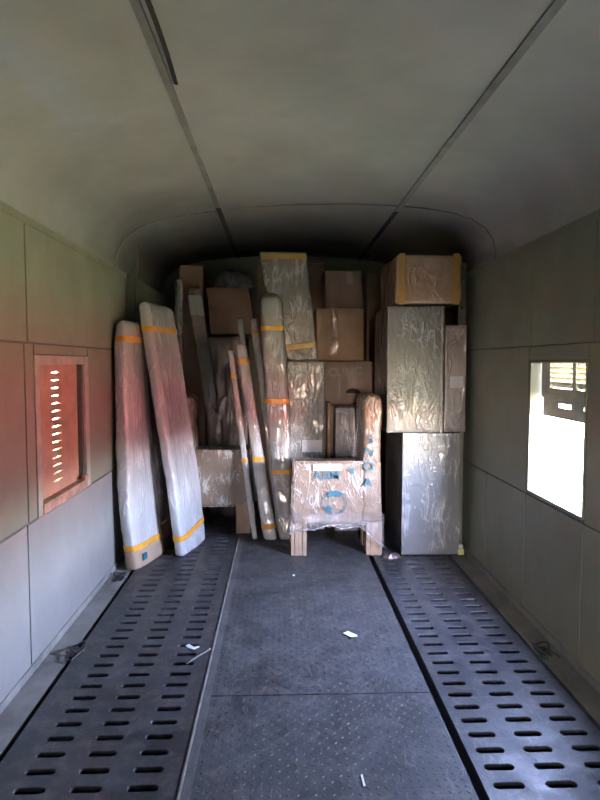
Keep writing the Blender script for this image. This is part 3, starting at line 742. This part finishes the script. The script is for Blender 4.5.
MB().box((ub[0] - .028, ua[1] - .004, ua[2] + .002), (ub[0] - .012, ua[1] + .0, ub[2])).build('edge_batten', M_GREYWRAP, cab2, bevel=.001)
na, nb = (ub[0] + .012, 4.69, ua[2]), (gx(466.5, 380, 4.69), 5.0, gz(325, 4.69, 455))
slim = thing('wrapped_slim_carton', 'slim brown-grey wrapped carton with a small white label beside the upper silver cabinet', 'parcel', ((na[0] + nb[0]) / 2, 4.9, na[2]))
rough_box((na[0], na[1], na[2] + .002), (nb[0], 4.83, nb[2]), 26, .005, 8, .008, crease=.0012).build('wrapping', film_wrap('taupe_goods_under_film', (.27, .23, .21), (.34, .30, .28), wrinkle=9, rot=.6, stretch=4), slim, smooth=True)
q0, q1 = at(449.5, 376, 4.685), at(463, 388, 4.685)
MB().box((q0.x, 4.682, q1.z), (q1.x, 4.688, q0.z)).build('label_sticker', M_LABEL, slim)
BF = 4.64
ba, bb = (gx(396, 280, BF), BF, ub[2] + .010), (gx(463, 280, BF), 5.35, gz(254, BF, 430))
big = thing('taped_carton', 'large brown carton with two yellow tape bands on top of the right stack', 'carton', ((ba[0] + bb[0]) / 2, 5, ba[2]))
rough_box(ba, bb, 22, .008, 4, .02, crease=.0015).build('wrapping', film_wrap('brown_big_carton_film', (.30, .175, .105), (.35, .21, .13), veil=(.5, .40, .33), wrinkle=5, rot=.8, stretch=3, veil_amt=.18), big, smooth=True)
for p0, p1 in ((399, 405), (453, 459.5)):
    band_box(ba, bb, 'x', gx(p0, 280, BF), gx(p1, 280, BF), .004).build('tape', M_TAPE2, big)

# ------------------------------------------------------------------ middle stacks
def carton(name, label, r, Yf, depth, m, zbot=None, ztop=None, tapes=(), seed=0, grp='cartons stacked in the middle', shear=(0, 0), cat='carton', amp=.006, part='carton_board'):
    x0, x1 = gx(r[0], (r[1] + r[3]) / 2, Yf), gx(r[2], (r[1] + r[3]) / 2, Yf)
    zb = zbot if zbot is not None else gz(r[3], Yf, (r[0] + r[2]) / 2); zt = ztop if ztop is not None else gz(r[1], Yf, (r[0] + r[2]) / 2)
    a, b = (x0, Yf, zb), (x1, Yf + depth, zt)
    o = thing(name, label, cat, ((x0 + x1) / 2, Yf + depth / 2, zb), grp)
    rough_box(a, b, 34 if part == 'wrapping' else 5, amp, seed, .012, shear, (.006 if m is M_SILVERWRAP else .004) if part == 'wrapping' else 0).build(part, m, o, smooth=True)
    for t in tapes: 
        mb = band_box(a, b, 'z' if t[0] == 'h' else 'x', t[1], t[2], .005)
        for v in mb.v:
            h = (v.z - zb) / (zt - zb); v.x += shear[0] * h; v.y += shear[1] * h
        mb.build('tape', M_TAPE2, o)
    return o, a, b
# silver wrapped carton under the grey slab, standing behind the armchair
sil, sa, sb = carton('wrapped_carton', 'silvery film-wrapped carton with a printed top, under the leaning grey slab', (287.5, 361, 325, 540), 5.46, .14, M_SILVERWRAP, zbot=0, seed=2, part='wrapping')
q0, q1 = at(291, 374, 5.45), at(322, 399, 5.45)
MB().box((q0.x, 5.448, q1.z), (q1.x, 5.458, q0.z)).build('label_sticker', M_GREYWRAP, sil, bevel=.002)
q0, q1 = at(302, 440, 5.45), at(322, 452, 5.45)
MB().box((q0.x, 5.449, q1.z), (q1.x, 5.458, q0.z)).build('label_sticker', M_LABEL, sil, bevel=.002)
# slab
sz0, sz1 = sb[2] + .003, gz(252, 5.52, 282)
xl0, xr0 = gx(289, 360, 5.5), gx(318, 360, 5.5); xl1, xr1 = gx(259, 253, 5.5), gx(306, 251, 5.5)
slab = thing('wrapped_slab', 'tall grey wrapped slab with yellow tape at its top edge, leaning above the rolls', 'parcel', ((xl0 + xr0) / 2, 5.56, sz0))
def ssec(t, z, xl, xr): return (t, Vector(((xl + xr) / 2, 5.535 + .02 * t, z)), Vector((1, 0, 0)), Vector((0, 1, 0)), (xr - xl) / 2, .055, 0)
LS = Loft([ssec(0, sz0, xl0, xr0), ssec(.12, sz0 + .12 * (sz1 - sz0), xl0 - .09, xr0 - .01), ssec(.5, (sz0 + sz1) / 2, (xl0 + xl1) / 2 - .05, (xr0 + xr1) / 2), ssec(1, sz1, xl1, xr1)], e=9, amp=.007, seed=31, round_top=.015, n=36)
LS.mesh(40).build('wrapping', M_SLABWRAP, slab, smooth=True)
LS.band(.955, .05).build('tape', M_TAPE2, slab); LS.band(.13, .05, .005, .02).build('tape', M_TAPE2, slab)
# carton column
base, b0a, b0b = carton('carton', 'large dark carton on the floor at the bottom of the middle stack', (322, 405, 376, 540), 5.66, .5, M_GREYBROWN, zbot=0, seed=1)
c3, c3a, c3b = carton('carton', 'grey-brown carton with faint pale lettering and a half-round hand hole', (320, 361, 374, 405), 5.64, .5, M_GREYBROWN, zbot=b0b[2] + .002, seed=2)
q = at(345, 372, 5.635); text_part('print', 'CLINC', (q.x, 5.634, q.z), .11, c3, M_FADEDINK, ux=(.995, 0, .06), uy=(-.06, 0, .995))
q = at(353, 391, 5.635)
hm = MB(); pts = [(q.x + .07 * math.cos(math.pi * k / 10), 5.632, q.z - .02 + .045 * math.sin(math.pi * k / 10)) for k in range(11)]
hm.add(pts, [tuple(range(11))]).build('hand_hole', M_PAN, c3, recalc=False, solid=.004)
c2, c2a, c2b = carton('carton', 'square kraft carton in the middle of the stack, above the lettered one', (316, 308, 364, 361), 5.63, .5, M_KRAFT, zbot=c3b[2] + .002, seed=3, tapes=())
q = at(333, 320, 5.595); MB().box((q.x - .03, 5.622, c2a[2] + .06), (q.x + .05, 5.6285, c2b[2])).build('tape', M_BROWNWRAP, c2)
c1, c1a, c1b = carton('carton', 'dark brown carton on top of the square kraft carton, near the ceiling', (326, 270, 364, 307), 5.70, .45, M_DKBROWN, zbot=c2b[2] + .002, seed=4, shear=(-.02, 0))
q = at(349, 278, 5.69); MB().box((q.x - .02, 5.690, q.z - .06), (q.x + .035, 5.698, q.z + .055)).build('tape', M_GREYBROWN, c1)
carton('carton', 'narrow tall dark carton squeezed between the middle stack and the right stack', (366, 273, 384, 530), 6.2, .4, M_DKBROWN, zbot=0, seed=5)
carton('carton', 'tall dark carton behind the grey slab and the top brown carton', (304, 263, 326, 520), 6.22, .35, M_DKBROWN, zbot=0, seed=6)
mv, ma, mb_ = carton('wrapped_parcel', 'small mauve-grey wrapped parcel standing right behind the front armchair', (334.8, 407, 362, 540), 5.40, .2, M_LILACWRAP, zbot=0, seed=7, cat='parcel', part='wrapping', amp=.014)
carton('carton', 'small brown carton edge beside the mauve parcel behind the front armchair', (326.7, 402, 331.3, 540), 5.50, .14, M_BROWN, zbot=0, seed=8)
# left rear
dk, da, db = carton('wrapped_parcel', 'dark tall wrapped goods behind the rear armchair, glossy film streaks', (207, 336, 248, 520), 6.02, .4, M_DARKWRAP, zbot=0, seed=9, grp='goods piled at the left rear', cat='parcel', part='wrapping', amp=.02)
carton('carton', 'slanting brown carton on the dark wrapped goods at the left rear', (212, 287, 256, 336), 6.02, .4, M_BROWN, zbot=db[2] + .022, seed=10, grp='goods piled at the left rear', shear=(-.07, 0), amp=.014)
carton('carton', 'tall brown carton standing farthest left at the rear, near the ceiling', (181, 265, 204.5, 510), 6.10, .4, M_BROWN, zbot=0, seed=11, grp='goods piled at the left rear')
carton('carton', 'dark carton at the rear under the crumpled clear film, left of the grey slab', (257, 262, 292, 500), 6.18, .4, M_DKBROWN, zbot=0, seed=12, grp='goods piled at the left rear')
b_, t_ = at(229, 505, 5.93), at(193.5, 287, 5.96); b_.z = .004
nar = thing('wrapped_board', 'narrow dark wrapped board with a pale label near its top, left rear', 'parcel', (b_.x, b_.y, 0), 'goods piled at the left rear')
LN = Loft([(0, b_, (1, 0, 0), (0, 1, 0), .06, .016, 0), (1, t_, (1, 0, 0), (0, 1, 0), .066, .016, 0)], e=8, amp=.003, seed=41, round_top=.01, n=24)
LN.mesh(30).build('wrapping', M_DARKWRAP, nar, smooth=True)
LN.band(.92, .20, .003).build('label_sticker', plain('greyish_label', (.30, .27, .29), .4, .1), nar)
# crumpled loose film above the rear cartons
def crumple(name, label, c, sx, sy, sz, seed, m, parent=None, n=26):
    mb = MB(); vs = []
    for i in range(n + 1):
        for j in range(n + 1):
            u, v = i / n * 2 - 1, j / n * 2 - 1; p = Vector((u * 3, v * 3, seed))
            h = .5 + .7 * noise.noise(p * .8) + .45 * abs(noise.noise(p * 1.7)) ; edge = (1 - u * u) * (1 - v * v)
            vs.append((c[0] + u * sx + .1 * sx * noise.noise(p * 2 + Vector((9, 0, 0))), c[1] + v * sy + .1 * sy * noise.noise(p * 2 + Vector((0, 9, 0))), c[2] + sz * h * (edge ** .4)))
    mb.add(vs, [(i * (n + 1) + j, (i + 1) * (n + 1) + j, (i + 1) * (n + 1) + j + 1, i * (n + 1) + j + 1) for i in range(n) for j in range(n)])
    o = mb.build(name, m, parent, recalc=False, smooth=True); return o
zf = gz(287, 5.98, 234) + .012
fo = crumple('plastic_film', '', (gx(234, 275, 6.05), 6.08, zf), .19, .07, .17, 3.3, M_FILMW)
tag(fo, 'crumpled clear plastic film lying on the slanting brown carton near the ceiling', 'plastic film')
# hanging film beside the left boards
hp = at(178, 300, 5.6); mbf = MB(); vs = []; n1, n2 = 4, 18
for i in range(n1 + 1):
    for j in range(n2 + 1):
        z = gz(335, 5.75, 178) + (gz(277, 5.75, 178) - gz(335, 5.75, 178)) * j / n2
        x = gx(174.5, 300, 5.75) + .055 * i / n1 * (1 - .3 * j / n2); vs.append((x + .01 * noise.noise(Vector((i, j * .7, 2))), 5.75 + .03 * noise.noise(Vector((i * 1.3, j * .6, 7))), z))
mbf.add(vs, [(i * (n2 + 1) + j, (i + 1) * (n2 + 1) + j, (i + 1) * (n2 + 1) + j + 1, i * (n2 + 1) + j + 1) for i in range(n1) for j in range(n2)])
tl = thing('wrapped_tall_board', 'tall dark board behind the leaning boards with a shiny film edge hanging at its top', 'parcel', (gx(178, 300, 5.8), 5.8, 0), 'goods piled at the left rear')
x0_ = gx(172, 300, 5.78)
rough_box((x0_, 5.93, 0), (x0_ + .07, 6.0, gz(280, 5.9, 176)), 4, .004, 3, .01).build('wrapping', M_DARKWRAP, tl, smooth=True)
mbf.v = [v + Vector((.0, .17, 0)) for v in mbf.v]
mbf.build('film_edge', M_FILMW, tl, recalc=False, smooth=True)

# ------------------------------------------------------------------ small things on the floor
def flat_scrap(name, label, pts, z, m, cat, group=None, th=.002, curl=.0):
    mb = MB(); n = len(pts)
    lo = [(x, y, z + curl * abs(math.sin(k * 2.1))) for k, (x, y) in enumerate(pts)]; hi = [(x, y, zz + th) for x, y, zz in lo]
    mb.add(lo + hi, [tuple(range(n - 1, -1, -1)), tuple(range(n, 2 * n))] + [(k, (k + 1) % n, n + (k + 1) % n, n + k) for k in range(n)])
    return tag(mb.build(name, m), label, cat, group)
def fl(px, py, z=0): d = ray(px, py); q = CAM + d * ((z - CAM.z) / d.z); return (q.x, q.y)
flat_scrap('paper_scrap', 'white torn paper scrap lying on the left slotted grate', [fl(185.5, 646), fl(189, 645), fl(194, 648), fl(199, 646.5), fl(199.5, 648), fl(194, 650.5), fl(188, 648)], .001, M_PAPER, 'paper scrap', curl=.004)
flat_scrap('paper_scrap', 'white paper scrap lying on the middle of the tread plate', [fl(343, 634.5), fl(348, 633.5), fl(352, 635.5), fl(357, 636.5), fl(357.5, 639), fl(351, 639.5), fl(347, 636.5), fl(344, 636)], .0075, M_PAPER, 'paper scrap', curl=.006)
flat_scrap('paper_scrap', 'thin white sliver on the tread plate nearest the camera', [fl(360.5, 777), fl(362.5, 776.5), fl(365.5, 788), fl(363.5, 788.5)], .0075, M_PAPER, 'paper scrap')
flat_scrap('paper_scrap', 'tiny white paper speck on the far tread plate before the front armchair', [fl(292.5, 575.5), fl(295, 575.5), fl(295, 577.3), fl(292.5, 577)], .0075, M_PAPER, 'paper scrap')
a, b = fl(186.5, 665), fl(199, 657.5); c_ = fl(210.5, 652)
stp = MB().tube([(a[0], a[1], .006), ((a[0] + b[0]) / 2, (a[1] + b[1]) / 2 + .004, .008), (b[0], b[1], .009), (c_[0], c_[1], .018)], .0045, 6)
tag(stp.build('packing_strip', M_EDGE, smooth=True), 'pale curled packing strip lying across the edge of the left grate', 'strip')
def lash_ring(name, label, c, r, rot, seed):
    o = thing(name, label, 'lashing ring', (c[0], c[1], -.012), 'lashing rings in the side channels')
    MB().box((c[0] - .03, c[1] - .05, -.012), (c[0] + .03, c[1] + .05, -.004)).build('base_plate', M_IRON, o, bevel=.002)
    pts = [(c[0] + r * math.cos(t + rot) * 1.25, c[1] + .03 + r * math.sin(t + rot) * 1.6, .008 + .012 * math.sin(t * 2 + seed)) for t in [2 * math.pi * k / 18 for k in range(18)]]
    MB().tube(pts, .006, 6, True).build('ring', M_IRON, o, smooth=True)
    pts = [(c[0] - .05 + .1 * k / 8, c[1] - .06 + .05 * math.sin(k * .9 + seed), .0 + .01 * math.sin(k * .7) ** 2) for k in range(9)]
    MB().tube(pts, .004, 6).build('wire_tail', M_IRON, o, smooth=True)
lash_ring('lashing_ring', 'dark iron lashing ring in the left side channel, halfway to the window', (*fl(76, 651),), .032, .4, 1)
lash_ring('lashing_ring', 'dark iron lashing ring at the foot of the nearest white wrapped slab', (*fl(119, 577),), .034, .2, 2)
lash_ring('lashing_ring', 'dark iron lashing ring in the right side channel below the open window', (*fl(543, 650),), .032, .9, 3)
cl = crumple('plastic_film', '', (gx(392, 550, 4.66), 4.66, .003), .07, .05, .04, 8.1, M_DARKWRAP, n=14)
tag(cl, 'dark crumpled wrapping scrap on the floor between the front armchair and the grey cabinet', 'plastic film')
